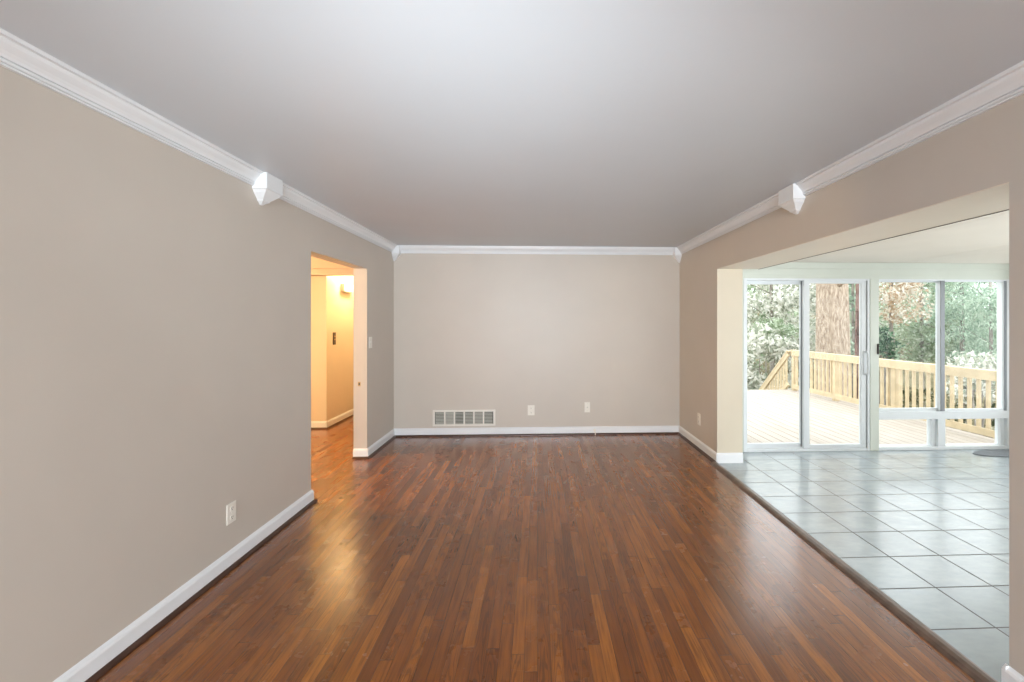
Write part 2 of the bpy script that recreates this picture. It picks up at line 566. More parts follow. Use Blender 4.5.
segL = [((XL, YR, 0), (1, 0, 0), (0, YO0 - YR + 0.0152, 0)), ((XLo, YO0, 0), (0, 1, 0), (XL - XLo + 0.0152, 0, 0))]
segL2 = [((XL, YO1 - 0.0152, 0), (1, 0, 0), (0, YB - YO1 + 0.0152, 0)), ((XLo, YO1, 0), (0, -1, 0), (XL - XLo + 0.0152, 0, 0))]
segB = [((XL, YB, 0), (0, -1, 0), (XR - XL, 0, 0))]
segR = [((XR, YP1 - 0.02, 0), (-1, 0, 0), (0, YB - YP1 + 0.02, 0)), ((XR - 0.0152, YP1 - 0.004, 0), (0, -1, 0), (XRo - XR + 0.0152, 0, 0))]
segN = [((XR, YR, 0), (-1, 0, 0), (0, YP0 - YR + 0.0152, 0)), ((XR - 0.0152, YP0, 0), (0, 1, 0), (XRo - XR + 0.0152, 0, 0))]
run('baseboard_left', 'white baseboard along the left wall before the hall opening', segL, BASE, 'trim', 'baseboard')
run('baseboard_left_far', 'short white baseboard between the hall opening and the corner', segL2, BASE, 'trim', 'baseboard')
run('baseboard_back', 'white baseboard along the end wall', segB, BASE, 'trim', 'baseboard')
run('baseboard_right', 'white baseboard on the far pier of the right wall', segR, BASE, 'trim', 'baseboard')
run('baseboard_right_near', 'white baseboard at the near end of the sunroom opening', segN, BASE, 'trim', 'baseboard')
run('baseboard_hall', 'white baseboard round the hall corner', [((HX, HY - 0.016, 0), (1, 0, 0), (0, 9.0 - HY, 0)), ((-5.2, HY, 0), (0, -1, 0), (HX + 5.2 + 0.016, 0, 0))], BASE, 'trim', 'baseboard')
sp = shoe_prof()
run('trim_shoe_left', 'dark shoe moulding under the left baseboard', [((XL, YR, 0), (1, 0, 0), (0, YO0 - YR + 0.034, 0)), ((XLo, YO0, 0), (0, 1, 0), (XL - XLo + 0.034, 0, 0))], sp, 'shoe', 'trim')
run('trim_shoe_left_far', 'dark shoe moulding by the far left corner', [((XL, YO1 - 0.034, 0), (1, 0, 0), (0, YB - YO1 + 0.034, 0)), ((XLo, YO1, 0), (0, -1, 0), (XL - XLo + 0.034, 0, 0))], sp, 'shoe', 'trim')
run('trim_shoe_back', 'dark shoe moulding under the end wall baseboard', segB, sp, 'shoe', 'trim')
run('trim_shoe_right', 'dark shoe moulding under the right pier baseboard', [((XR, YP1 - 0.02, 0), (-1, 0, 0), (0, YB - YP1 + 0.02, 0))], sp, 'shoe', 'trim')
run('trim_shoe_hall', 'dark shoe moulding in the hall', [((HX, HY - 0.034, 0), (1, 0, 0), (0, 9.0 - HY, 0)), ((-5.2, HY, 0), (0, -1, 0), (HX + 5.2 + 0.034, 0, 0))], sp, 'shoe', 'trim')

CROWN = [(0, 0), (0.068, 0), (0.068, -0.015), (0.053, -0.016), (0.052, -0.022), (0.049, -0.030), (0.041, -0.039), (0.032, -0.048), (0.025, -0.058), (0.021, -0.068), (0.012, -0.069), (0.012, -0.073), (0.019, -0.074), (0.020, -0.079), (0.018, -0.083), (0.009, -0.084), (0.009, -0.087), (0.013, -0.088), (0.013, -0.092), (0, -0.093)]
run('trim_crown_left', 'white crown moulding along the left wall', [((XL, YR, ZC), (1, 0, 0), (0, YB - YR, 0))], CROWN, 'trim', 'trim')
run('trim_crown_back', 'white crown moulding along the end wall', [((XL, YB, ZC), (0, -1, 0), (XR - XL, 0, 0))], CROWN, 'trim', 'trim')
run('trim_crown_right', 'white crown moulding along the right wall', [((XR, YR, ZC), (-1, 0, 0), (0, YB - YR, 0))], CROWN, 'trim', 'trim')


def block(name, label, x0, x1, y0, y1, tip):
    """moulding block: square box, a stepped collar and a pyramid to a point against the wall"""
    bm = bmesh.new()
    zb = 2.345
    bx(bm, x0, x1, y0, y1, zb, ZC - 0.003, 0.003)
    cx, cy = tip[0], tip[1]

    def ring(f, z):
        return [bm.verts.new((cx + (X - cx) * f, cy + (Y - cy) * f, z)) for X, Y in ((x0, y0), (x1, y0), (x1, y1), (x0, y1))]
    rs = [ring(1.0, zb), ring(1.0, zb - 0.012), ring(0.92, zb - 0.016), ring(0.80, zb - 0.034), ring(0.42, zb - 0.070), ring(0.40, zb - 0.078), ring(0.28, zb - 0.084), ring(0.10, zb - 0.10)]
    bm.faces.new(rs[0])
    for a, b in zip(rs, rs[1:]):
        for k in range(4):
            bm.faces.new((a[k], a[(k + 1) % 4], b[(k + 1) % 4], b[k]))
    bm.faces.new(rs[-1])
    return tag(obj(name, bm, 'trim'), label, 'moulding block')


block('crown_block', 'white pointed moulding block midway along the left wall crown', XL, XL + 0.094, 2.99, 3.172, (XL, 3.08))
block('crown_block', 'white pointed moulding block on the right wall crown above the sunroom opening', XR - 0.088, XR, 3.068, 3.262, (XR, 3.165))
block('crown_block', 'small white pointed moulding block in the corner of left wall and end wall', XL, XL + 0.092, YB - 0.092, YB, (XL, YB))
block('crown_block', 'small white pointed moulding block in the corner of right wall and end wall', XR - 0.092, XR, YB - 0.092, YB, (XR, YB))

# threshold between oak and tile
TH = [(0, 0), (0.082, 0), (0.080, 0.010), (0.070, 0.019), (0.055, 0.024), (0.035, 0.024), (0.016, 0.018), (0.004, 0.008)]
bmh = bmesh.new()
prism(bmh, TH, (1.787, YP0 - 0.0, -0.002), (1, 0, 0), (0, 0, 1), (0, YP1 - YP0 - 0.022, 0))
struct(obj('trim_threshold', bmh, 'thresh'), 'dark rounded wooden threshold between oak floor and tile', 'trim')


# ------------------------------------------------------------------ sliding patio door
def rect_frame(bm, x0, x1, z0, z1, y0, y1, l, r, b, t, bev=0.004):
    bx(bm, x0, x0 + l, y0, y1, z0, z1, bev)
    bx(bm, x1 - r, x1, y0, y1, z0, z1, bev)
    bx(bm, x0 + l, x1 - r, y0, y1, z0, z0 + b, bev)
    bx(bm, x0 + l, x1 - r, y0, y1, z1 - t, z1, bev)


DX0, DX1 = 2.322, 3.79
bm = bmesh.new()
rect_frame(bm, DX0, DX1, 0.0, 1.962, YW - 0.006, YW + 0.115, 0.040, 0.030, 0.030, 0.022)
bx(bm, DX0 + 0.04, DX1 - 0.03, YW + 0.045, YW + 0.052, 0.03, 0.042)
door = struct(obj('door_1', bm, 'vinyl'), 'white sliding glass patio door', 'door')
bm = bmesh.new()
rect_frame(bm, 2.362, 3.07, 0.032, 1.94, YW + 0.062, YW + 0.098, 0.020, 0.050, 0.045, 0.040)
fix = obj('fixed_panel', bm, 'vinyl', door)
fix['label'] = 'fixed left glass panel of the patio door'
boxes('pane', [(2.376, 3.03, YW + 0.077, YW + 0.083, 0.07, 1.905)], 'glass', fix)
boxes('meeting_strip', [(3.018, 3.072, YW + 0.046, YW + 0.062, 0.034, 1.938)], 'alu', fix)  # grey colour stands in for the shaded side of the meeting stile
bm = bmesh.new()
rect_frame(bm, 3.024, 3.762, 0.032, 1.94, YW + 0.006, YW + 0.042, 0.066, 0.066, 0.040, 0.032)
sl = obj('sliding_panel', bm, 'vinyl', door)
sl['label'] = 'sliding right glass panel of the patio door'
boxes('pane', [(3.08, 3.706, YW + 0.021, YW + 0.027, 0.065, 1.915)], 'glass', sl)
bm = bmesh.new()
tube(bm, [(3.742, YW + 0.008, 1.13), (3.742, YW - 0.016, 1.125), (3.742, YW - 0.040, 1.105), (3.742, YW - 0.046, 1.07), (3.742, YW - 0.046, 0.93), (3.742, YW - 0.040, 0.895), (3.742, YW - 0.016, 0.875), (3.742, YW + 0.008, 0.87)], [0.012, 0.011, 0.010, 0.0095, 0.0095, 0.010, 0.011, 0.012], 10)
bx(bm, 3.722, 3.760, YW - 0.002, YW + 0.008, 0.86, 1.14, 0.003)
obj('handle', bm, 'vinyl', door)
boxes('track', [(3.760, 3.768, YW - 0.004, YW + 0.05, 0.03, 1.94)], 'alu', door)

# post between door and windows
bm = bmesh.new()
bx(bm, 3.79, 3.893, YW - 0.012, YW + 0.12, 0.0, 1.962, 0.004)
post = struct(obj('trim_window_post', bm, 'sage'), 'pale post between patio door and window', 'trim')
boxes('latch', [(3.868, 3.884, YW - 0.024, YW - 0.012, 1.10, 1.22)], 'slotdark', post, 0.002)

# window unit: two sashes above, two fixed lights below
WX0, WX1 = 3.893, 5.468
bm = bmesh.new()
bx(bm, WX1 - 0.036, WX1, YW - 0.006, YW + 0.115, 0, 1.962, 0.004)
bx(bm, WX0, WX1 - 0.036, YW - 0.010, YW + 0.115, 0.352, 0.440, 0.004)
bx(bm, WX0, WX1 - 0.036, YW - 0.010, YW + 0.115, 0.0, 0.035, 0.004)
bx(bm, WX0, WX1 - 0.036, YW + 0.0, YW + 0.115, 1.944, 1.962, 0.003)
bx(bm, 4.600, 4.690, YW - 0.004, YW + 0.10, 0.035, 0.352, 0.004)
win = struct(obj('window_1', bm, 'vinyl'), 'white window unit of four panes beside the patio door', 'window')
bm = bmesh.new()
rect_frame(bm, WX0, 4.712, 0.440, 1.944, YW + 0.050, YW + 0.085, 0.012, 0.062, 0.030, 0.014, 0.003)
s1 = obj('sash', bm, 'vinyl', win)
boxes('pane', [(WX0 + 0.008, 4.66, YW + 0.064, YW + 0.069, 0.46, 1.935)], 'glass', s1)
bm = bmesh.new()
rect_frame(bm, 4.640, WX1 - 0.036, 0.440, 1.944, YW + 0.010, YW + 0.045, 0.040, 0.024, 0.024, 0.012, 0.003)
s2 = obj('sash', bm, 'vinyl', win)
boxes('pane', [(4.674, WX1 - 0.055, YW + 0.024, YW + 0.029, 0.46, 1.935)], 'glass', s2)
boxes('sash_stile', [(4.640, 4.684, YW - 0.002, YW + 0.011, 0.442, 1.944)], 'alu', s2)
boxes('sash_stile', [(WX1 - 0.060, WX1 - 0.038, YW - 0.002, YW + 0.011, 0.442, 1.944)], 'alu', s2)
boxes('lower_pane', [(WX0, 4.602, YW + 0.060, YW + 0.066, 0.03, 0.36)], 'glass', win)
boxes('lower_pane', [(4.688, WX1 - 0.05, YW + 0.060, YW + 0.066, 0.03, 0.36)], 'glass', win)
bm = bmesh.new()
bx(bm, 4.556, 4.602, YW + 0.03, YW + 0.10, 0.033, 0.354, 0.003)
bx(bm, WX1 - 0.075, WX1 - 0.034, YW + 0.03, YW + 0.10, 0.033, 0.354, 0.003)
obj('lower_stile', bm, 'vinyl', win)

# unseen windows, added to let light into living room and sunroom
bm = bmesh.new()
rect_frame(bm, -1.2, 1.2, 0.7, 2.2, YR - 0.10, YR - 0.04, 0.05, 0.05, 0.05, 0.05)
bx(bm, -0.02, 0.02, YR - 0.10, YR - 0.04, 0.75, 2.15, 0.004)
w2 = struct(obj('window_2', bm, 'vinyl'), 'front window behind the camera', 'window')
bm = bmesh.new()
for a in (0.15, 1.70, 3.25, 4.81):
    bx(bm, 5.53, 5.60, a, a + 0.05, 0.45, 2.0, 0.004)
bx(bm, 5.53, 5.60, 0.15, 4.86, 0.45, 0.50, 0.004)
bx(bm, 5.53, 5.60, 0.15, 4.86, 1.95, 2.0, 0.004)
w3 = struct(obj('window_3', bm, 'vinyl'), 'long side window of the sunroom', 'window')

bm = bmesh.new()
rect_frame(bm, 2.4, 5.0, 0.3, 2.0, -0.69, -0.63, 0.05, 0.05, 0.05, 0.05)
bx(bm, 3.68, 3.72, -0.69, -0.63, 0.35, 1.95, 0.004)
w4 = struct(obj('window_4', bm, 'vinyl'), 'near end window of the sunroom', 'window')

# ------------------------------------------------------------------ wall fittings
class Face:
    """local frame on a wall: u along the wall, w out of the wall, z up"""
    def __init__(self, o, u, w):
        self.o, self.u, self.w = Vector(o), Vector(u), Vector(w)

    def box(self, bm, u0, u1, w0, w1, z0, z1, bev=0.0):
        t = bmesh.new()
        bx(t, u0, u1, w0, w1, z0, z1, bev)
        self.place(t, bm)

    def place(self, t, bm):
        mp = {}
        for v in t.verts:
            mp[v] = bm.verts.new(self.o + self.u * v.co.x + self.w * v.co.y + Vector((0, 0, v.co.z)))
        for f in t.faces:
            bm.faces.new([mp[v] for v in f.verts])
        t.free()

    def disc(self, bm, u, z, r, w0, w1, flat=1.0, seg=20):
        t = bmesh.new()
        bmesh.ops.create_cone(t, cap_ends=True, segments=seg, radius1=r, radius2=r * 0.97, depth=w1 - w0)
        for v in t.verts:
            x, y, zz = v.co
            y = max(-r * flat, min(r * flat, y))
            v.co = Vector((u + x, (w0 + w1) / 2 + zz, z + y))
        self.place(t, bm)


def outlet(F, label, w=0.076, h=0.122, group='duplex wall outlets'):
    t = thing('wall_outlet', label, 'outlet', F.o, group)
    bm = bmesh.new()
    F.box(bm, -w / 2, w / 2, 0, 0.006, -h / 2, h / 2, 0.003)
    obj('cover_plate', bm, 'plate', t)
    for s in (-1, 1):
        bm = bmesh.new()
        F.disc(bm, 0, s * 0.027, 0.017, 0.005, 0.0085, 0.8)
        r = obj('receptacle', bm, 'plate', t)
        bm = bmesh.new()
        for du in (-0.006, 0.006):
            F.box(bm, du - 0.0012, du + 0.0012, 0.0082, 0.0092, s * 0.027 - 0.002, s * 0.027 + 0.008)
        F.disc(bm, 0, s * 0.027 - 0.008, 0.0026, 0.0082, 0.0092, 1, 10)
        obj('slots', bm, 'slotdark', r)
    bm = bmesh.new()
    F.disc(bm, 0, 0, 0.004, 0.005, 0.0075, 1, 12)
    obj('screw', bm, 'grille', t)
    return t


outlet(Face((XL, 2.79, 0.325), (0, 1, 0), (1, 0, 0)), 'white outlet low on the left wall, nearest the camera', 0.080, 0.120)
outlet(Face((-0.083, YB, 0.323), (1, 0, 0), (0, -1, 0)), 'ivory outlet on the end wall beside the vent grille', 0.088, 0.130)
outlet(Face((XR, 5.14, 0.344), (0, 1, 0), (-1, 0, 0)), 'outlet low on the narrow taupe pier of the right wall', 0.085, 0.135)
# jack plate
F = Face((0.648, YB, 0.356), (1, 0, 0), (0, -1, 0))
t = thing('jack_plate', 'narrow ivory jack plate on the end wall, right of the outlet', 'jack plate', F.o)
bm = bmesh.new()
F.box(bm, -0.036, 0.036, 0, 0.006, -0.066, 0.066, 0.003)
obj('cover_plate', bm, 'plate', t)
bm = bmesh.new()
F.disc(bm, 0, 0, 0.008, 0.005, 0.016, 1, 12)
obj('jack', bm, 'slat', t)
bm = bmesh.new()
F.disc(bm, 0, 0.045, 0.0035, 0.005, 0.0075, 1, 10)
obj('screw', bm, 'slat', t)
bm = bmesh.new()
F.disc(bm, 0, -0.045, 0.0035, 0.005, 0.0075, 1, 10)
obj('screw', bm, 'slat', t)
# small cable fitting at the baseboard
F = Face((0.742, YB - 0.016, 0.06), (1, 0, 0), (0, -1, 0))
t = thing('cable_stub', 'small white cable fitting poking through the end wall baseboard', 'cable', F.o)
bm = bmesh.new()
F.disc(bm, 0, 0, 0.016, 0, 0.005, 1, 16)
obj('collar', bm, 'plate', t)
bm = bmesh.new()
o = F.o
tube(bm, [o + Vector((0, 0.0, 0)), o + Vector((0, -0.018, 0)), o + Vector((0.004, -0.032, -0.012)), o + Vector((0.006, -0.036, -0.056))], [0.005, 0.005, 0.005, 0.005], 8)
obj('cable', bm, 'plate', t, True)

# light switch beside the opening
F = Face((XL, 5.047, 1.243), (0, 1, 0), (1, 0, 0))
t = thing('light_switch', 'white light switch on the left wall beyond the hall opening', 'switch', F.o)
bm = bmesh.new()
F.box(bm, -0.042, 0.042, 0, 0.006, -0.062, 0.062, 0.003)
obj('cover_plate', bm, 'plate', t)
bm = bmesh.new()
F.box(bm, -0.005, 0.005, 0.005, 0.016, -0.003, 0.014, 0.002)
obj('toggle', bm, 'plate', t)

# strike plate on the jamb
F = Face((-1.92, YO1, 0.80), (1, 0, 0), (0, -1, 0))
t = thing('strike_plate', 'tiny metal strike plate on the far jamb of the hall opening', 'strike plate', F.o)
bm = bmesh.new()
F.box(bm, -0.014, 0.014, 0, 0.002, -0.024, 0.024)
obj('plate', bm, 'brass', t)
bm = bmesh.new()
F.box(bm, -0.007, 0.007, 0.0018, 0.0026, -0.012, 0.012)
obj('latch_hole', bm, 'slotdark', t)

# vent grille in the end wall
F = Face((-0.943, YB, 0.2335), (1, 0, 0), (0, -1, 0))
t = thing('vent_grille', 'wide off-white vent grille of six louvered sections low on the end wall', 'vent', F.o)
bm = bmesh.new()
hw, hh, fw = 0.400, 0.104, 0.028
F.box(bm, -hw, -hw + fw, 0, 0.014, -hh, hh, 0.003)
F.box(bm, hw - fw, hw, 0, 0.014, -hh, hh, 0.003)
F.box(bm, -hw + fw, hw - fw, 0, 0.014, hh - 0.024, hh, 0.003)
F.box(bm, -hw + fw, hw - fw, 0, 0.014, -hh, -hh + 0.024, 0.003)
pw = (2 * hw - 2 * fw) / 6
for k in range(1, 6):
    c = -hw + fw + pw * k
    F.box(bm, c - 0.009, c + 0.009, 0.002, 0.013, -hh + 0.024, hh - 0.024, 0.002)
obj('frame', bm, 'grille', t)
bm = bmesh.new()
F.box(bm, -hw + fw, hw - fw, 0.0005, 0.0015, -hh + 0.024, hh - 0.024)
obj('duct_back', bm, 'duct', t)
for k in range(6):
    c0 = -hw + fw + pw * k + 0.009
    c1 = c0 + pw - 0.018
    bm = bmesh.new()
    tilt = (0.006, 0.008, 0.0045, 0.006, 0.007, 0.0055)[k]
    for j in range(9):
        z = -hh + 0.030 + j * 0.0185
        a = [F.o + F.u * c0 + F.w * 0.003 + Vector((0, 0, z + tilt)), F.o + F.u * c1 + F.w * 0.003 + Vector((0, 0, z + tilt)),
             F.o + F.u * c1 + F.w * 0.011 + Vector((0, 0, z - tilt * 0.4)), F.o + F.u * c0 + F.w * 0.011 + Vector((0, 0, z - tilt * 0.4))]
        b = [p + Vector((0, 0, 0.0022)) for p in a]
        va, vb = [bm.verts.new(p) for p in a], [bm.verts.new(p) for p in b]
        bm.faces.new(va)
        bm.faces.new(vb[::-1])
        for q in range(4):
            bm.faces.new((va[q], va[(q + 1) % 4], vb[(q + 1) % 4], vb[q]))
    obj('louver_section', bm, 'slat', t)

# hall wall fittings
F = Face((HX, 6.565, 1.232), (0, 1, 0), (1, 0, 0))
t = thing('wall_thermostat', 'small dark bronze control plate on the bright hall wall', 'thermostat', F.o)
bm = bmesh.new()
F.box(bm, -0.042, 0.042, 0, 0.010, -0.088, 0.088, 0.004)
obj('cover_plate', bm, 'bronze', t)
for z in (-0.012, 0.030):
    bm = bmesh.new()
    F.box(bm, -0.012, 0.012, 0.009, 0.016, z - 0.010, z + 0.010, 0.002)
    obj('button', bm, 'brass', t)
F = Face((HX, 6.95, 1.975), (0, 1, 0), (1, 0, 0))
t = thing('door_chime', 'cream door chime box high on the hall wall', 'door chime', F.o)
bm = bmesh.new()
F.box(bm, -0.165, 0.165, 0, 0.055, -0.055, 0.065, 0.010)
obj('cover', bm, 'plate', t)
bm = bmesh.new()
F.box(bm, -0.10, 0.13, 0.008, 0.048, -0.068, -0.054, 0.004)
obj('base_vent', bm, 'slat', t)

# mat by the windows
bm = bmesh.new()
n = 40
rim = [(1.00, 0.0), (1.0, 0.006), (0.97, 0.011), (0.93, 0.011), (0.91, 0.008)]
rings = []
for f, z in rim:
    rings.append([bm.verts.new((5.20 + 0.36 * f * math.cos(2 * math.pi * k / n), 4.785 + 0.12 * f * math.sin(2 * math.pi * k / n), z)) for k in range(n)])
for a, b in zip(rings, rings[1:]):
    for k in range(n):
        bm.faces.new((a[k], a[(k + 1) % n], b[(k + 1) % n], b[k]))
bm.faces.new(rings[-1])
bm.faces.new(rings[0][::-1])
tag(obj('floor_mat', bm, 'mat'), 'grey rounded mat on the tile floor below the window', 'mat')

# ------------------------------------------------------------------ deck
ZD = -0.06
struct(boxes('deck', [(0.2, 5.98, YB + 0.15, 9.95, ZD - 0.035, ZD), (XRo + 0.01, 5.98, YW + 0.13, YB + 0.15, ZD - 0.035, ZD), (0.2, 5.98, 9.91, 9.95, ZD - 0.28, ZD - 0.035), (5.94, 5.98, YW + 0.13, 9.91, ZD - 0.28, ZD - 0.035)], 'deck'),
       'bleached board deck outside the patio door', 'deck')
P0, P1 = Vector((5.725, 9.80, ZD)), Vector((5.883, 5.14, ZD))
rail = thing('deck_railing', 'pine deck railing with square balusters along the deck side', 'railing', P0)
RD = (P1 - P0)
RL = RD.length
RU = RD / RL
post_s = [0.0, 1.33, 2.72]
for s in post_s:
    p = P0 + RU * s
    bm = bmesh.new()
    bx(bm, p.x - 0.045, p.x + 0.045, p.y - 0.045, p.y + 0.045, ZD, ZD + 0.865, 0.004)
    obj('post', bm, 'pine', rail)
up = Vector((0, 0, 1))
bm = bmesh.new()
beam(bm, P0 + up * 0.885 - RU * 0.07, P1 + up * 0.885, 0.145, 0.038)
obj('cap_rail', bm, 'pine', rail)
bm = bmesh.new()
SD = Vector((-0.062, 0, 0))
beam(bm, P0 + SD * 0.9 + up * 0.822, P1 + SD * 0.9 + up * 0.822, 0.038, 0.088)
obj('top_rail', bm, 'pine', rail)
bm = bmesh.new()
beam(bm, P0 + SD * 0.9 + up * 0.10, P1 + SD * 0.9 + up * 0.10, 0.038, 0.088)
obj('bottom_rail', bm, 'pine', rail)
s = 0.115
while s < RL - 0.05:
    if min(abs(s - q) for q in post_s) > 0.06:
        p = P0 + RU * s + SD * 0.28
        bm = bmesh.new()
        bx(bm, p.x - 0.018, p.x + 0.018, p.y - 0.018, p.y + 0.018, ZD + 0.06, ZD + 0.866)
        obj('baluster', bm, 'pine', rail)
    s += 0.124
# stair railing going down beyond the deck edge
Q0 = P0 + Vector((-0.01, 0.16, 0))
Q1 = Vector((5.72, 12.10, ZD - 1.78))
st = thing('stair_railing', 'sloping pine stair railing descending beyond the deck end', 'railing', Q0)
bm = bmesh.new()
beam(bm, Q0 + up * 0.875, Q1 + up * 0.875, 0.145, 0.038)
obj('cap_rail', bm, 'pine', st)
bm = bmesh.new()
beam(bm, Q0 + up * 0.79 + SD * 0.8, Q1 + up * 0.79 + SD * 0.8, 0.038, 0.088)
obj('top_rail', bm, 'pine', st)
bm = bmesh.new()
beam(bm, Q0 + up * 0.13 + SD * 0.8, Q1 + up * 0.13 + SD * 0.8, 0.038, 0.088)
obj('bottom_rail', bm, 'pine', st)
QD = Q1 - Q0
for k in range(1, 18):
    p = Q0 + QD * (k / 18) + SD * 0.3
    bm = bmesh.new()
    bx(bm, p.x - 0.018, p.x + 0.018, p.y - 0.018, p.y + 0.018, p.z + 0.07, p.z + 0.86)
    obj('baluster', bm, 'pine', st)
bm = bmesh.new()
bx(bm, Q1.x - 0.045, Q1.x + 0.045, Q1.y - 0.045, Q1.y + 0.045, -2.6, Q1.z + 0.86, 0.004)
obj('post', bm, 'pine', st)
bm = bmesh.new()
beam(bm, Q0 + Vector((0, -0.16, -0.12)), Q1 + Vector((0, 0, -0.12)), 0.04, 0.26)
beam(bm, Q0 + Vector((-1.3, -0.16, -0.12)), Q1 + Vector((-1.3, 0, -0.12)), 0.04, 0.26)
for k in range(10):
    p = Q0 + QD * ((k + 0.5) / 10)
    bx(bm, p.x - 1.35, p.x + 0.02, p.y - 0.14, p.y + 0.14, p.z - 0.05, p.z - 0.012)
struct(obj('deck_stairs', bm, 'deck'), 'wooden stairs going down from the deck end', 'stairs')

# ------------------------------------------------------------------ garden
gx, gy = 60, 60
vsg, fsg = [], []
rg = np.random.default_rng(3)
for j in range(gy + 1):
    for i in range(gx + 1):
        X = -22 + 60 * i / gx
        Y = 3 + 50 * j / gy
        Z = -2.6 + 0.10 * max(0, Y - 16) + 0.10 * max(0, X - 9) + 0.12 * math.sin(X * 0.9) * math.cos(Y * 0.7)
        vsg.append((X, Y, Z))
for j in range(gy):
    for i in range(gx):
        a = j * (gx + 1) + i
        fsg.append((a, a + 1, a + gx + 2, a + gx + 1))
me = bpy.data.meshes.new('ground')
me.from_pydata(vsg, [], fsg)
me.materials.append(M['ground'])
g = bpy.data.objects.new('ground', me)
COL.objects.link(g)
struct(g, 'leaf-strewn woodland ground sloping beyond the deck', 'ground')


def gz(X, Y):
    return -2.6 + 0.10 * max(0, Y - 16) + 0.10 * max(0, X - 9) + 0.12 * math.sin(X * 0.9) * math.cos(Y * 0.7)


def leaves(name, blobs, n, size, mat, parent=None, seed=1, asp=0.5, droop=0.0, holes=0.0):
    """folded leaf blades scattered in ellipsoid blobs (centre, radii)"""
    r = np.random.default_rng(seed)
    w = np.array([b[1][0] * b[1][1] * b[1][2] for b in blobs]) ** 0.67
    pick = r.choice(len(blobs), n, p=w / w.sum())
    C = np.array([b[0] for b in blobs])[pick]
    R = np.array([b[1] for b in blobs])[pick]
    d = r.normal(size=(n, 3))
    d /= np.linalg.norm(d, axis=1)[:, None]
    P = C + d * R * (r.random(n) ** 0.42)[:, None]
    a = r.normal(size=(n, 3))
    a[:, 2] -= droop
    a /= np.linalg.norm(a, axis=1)[:, None]
    b = np.cross(a, r.normal(size=(n, 3)))
    b /= np.linalg.norm(b, axis=1)[:, None]
    nn = np.cross(a, b)
    s = size * (0.55 + 0.9 * r.random(n))[:, None]
    V = np.empty((n, 6, 3))
    V[:, 0] = P - a * s * 0.5
    V[:, 1] = P - a * s * 0.1 + b * s * asp * 0.5 + nn * s * 0.1
    V[:, 2] = P + a * s * 0.25 + b * s * asp * 0.38 + nn * s * 0.08
    V[:, 3] = P + a * s * 0.55 - nn * s * 0.06
    V[:, 4] = P + a * s * 0.25 - b * s * asp * 0.38 + nn * s * 0.08
    V[:, 5] = P - a * s * 0.1 - b * s * asp * 0.5 + nn * s * 0.1
    base = (np.arange(n) * 6)[:, None]
    F = np.concatenate([base + np.array([[0, 1, 2, 3]]), base + np.array([[0, 3, 4, 5]])], 0)
    me = bpy.data.meshes.new(name)
    me.vertices.add(n * 6)
    me.vertices.foreach_set('co', V.reshape(-1))
    me.loops.add(F.size)
    me.loops.foreach_set('vertex_index', F.reshape(-1))
    me.polygons.add(len(F))
    me.polygons.foreach_set('loop_start', np.arange(len(F)) * 4)
    me.update(calc_edges=True)
    me.materials.append(M[mat])
    o = bpy.data.objects.new(name, me)
    COL.objects.link(o)
    if parent is not None:
        o.parent = parent
        o.matrix_parent_inverse = Matrix.Translation(-Vector(parent['_o']))
    return o


def blobs_in(c, R, k, rr, seed):
    r = random.Random(seed)
    out = []
    for _ in range(k):
        while True:
            p = [r.uniform(-1, 1) for _ in range(3)]
            if sum(q * q for q in p) < 1:
                break
        f = r.uniform(0.7, 1.3)
        out.append(((c[0] + p[0] * R[0], c[1] + p[1] * R[1], c[2] + p[2] * R[2]), (rr * f, rr * f, rr * f * 0.8)))
    return out


def trunk_mesh(bm, x, y, z0, z1, r0, r1, lean=(0, 0), seg=20, seed=0, flute=0.06):
    r = random.Random(seed)
    ph = [r.uniform(0, 6) for _ in range(4)]
    N = 26
    rings = []
    for i in range(N + 1):
        t = i / N
        z = z0 + (z1 - z0) * t
        rad = r1 + (r0 - r1) * (1 - t) ** 1.2 + r0 * 0.5 * math.exp(-t * 26)
        ox = lean[0] * t + 0.03 * math.sin(3 * t + ph[0])
        oy = lean[1] * t
        ring = []
        for k in range(seg):
            a = 2 * math.pi * k / seg
            q = rad * (1 + flute * math.sin(5 * a + ph[1] + t * 2) + flute * 0.6 * math.sin(9 * a + ph[2] - t * 3))
            ring.append(bm.verts.new((x + ox + q * math.cos(a), y + oy + q * math.sin(a), z)))
        rings.append(ring)
    for a, b in zip(rings, rings[1:]):
        for k in range(seg):
            bm.faces.new((a[k], a[(k + 1) % seg], b[(k + 1) % seg], b[k]))
    bm.faces.new(rings[0][::-1])
    bm.faces.new(rings[-1])


def tree(name, label, cat, x, y, h, r0, bark_m, foliage=None, lean=(0, 0), branches=5, seed=0, group=None):
    """foliage: (blobs, n, size, mat, asp, droop)"""
    z0 = gz(x, y) - 0.1
    t = thing(name, label, cat, (x, y, z0), group)
    bm = bmesh.new()
    trunk_mesh(bm, x, y, z0, z0 + h, r0, r0 * 0.45, lean, 20 if r0 > 0.2 else 10, seed)
    obj('trunk', bm, bark_m, t, True)
    r = random.Random(seed + 5)
    if branches:
        for k in range(branches):
            bm = bmesh.new()
            zz = z0 + h * (0.35 + 0.6 * k / branches)
            a = r.uniform(0, 6.28)
            L = r.uniform(0.8, 1.8) * min(1, h / 6)
            f = (zz - z0) / h
            bxp = Vector((x + lean[0] * f, y + lean[1] * f, zz))
            e = bxp + Vector((math.cos(a) * L, math.sin(a) * L, L * 0.4))
            tube(bm, [bxp, bxp.lerp(e, 0.5) + Vector((0, 0, 0.08)), e], [r0 * 0.22, r0 * 0.14, r0 * 0.05], 6)
            obj('branch', bm, bark_m, t, True)
    if foliage:
        b, n_, sz, fm, asp, dr = foliage
        leaves('foliage', b, n_, sz, fm, t, seed + 11, asp, dr)
    return t


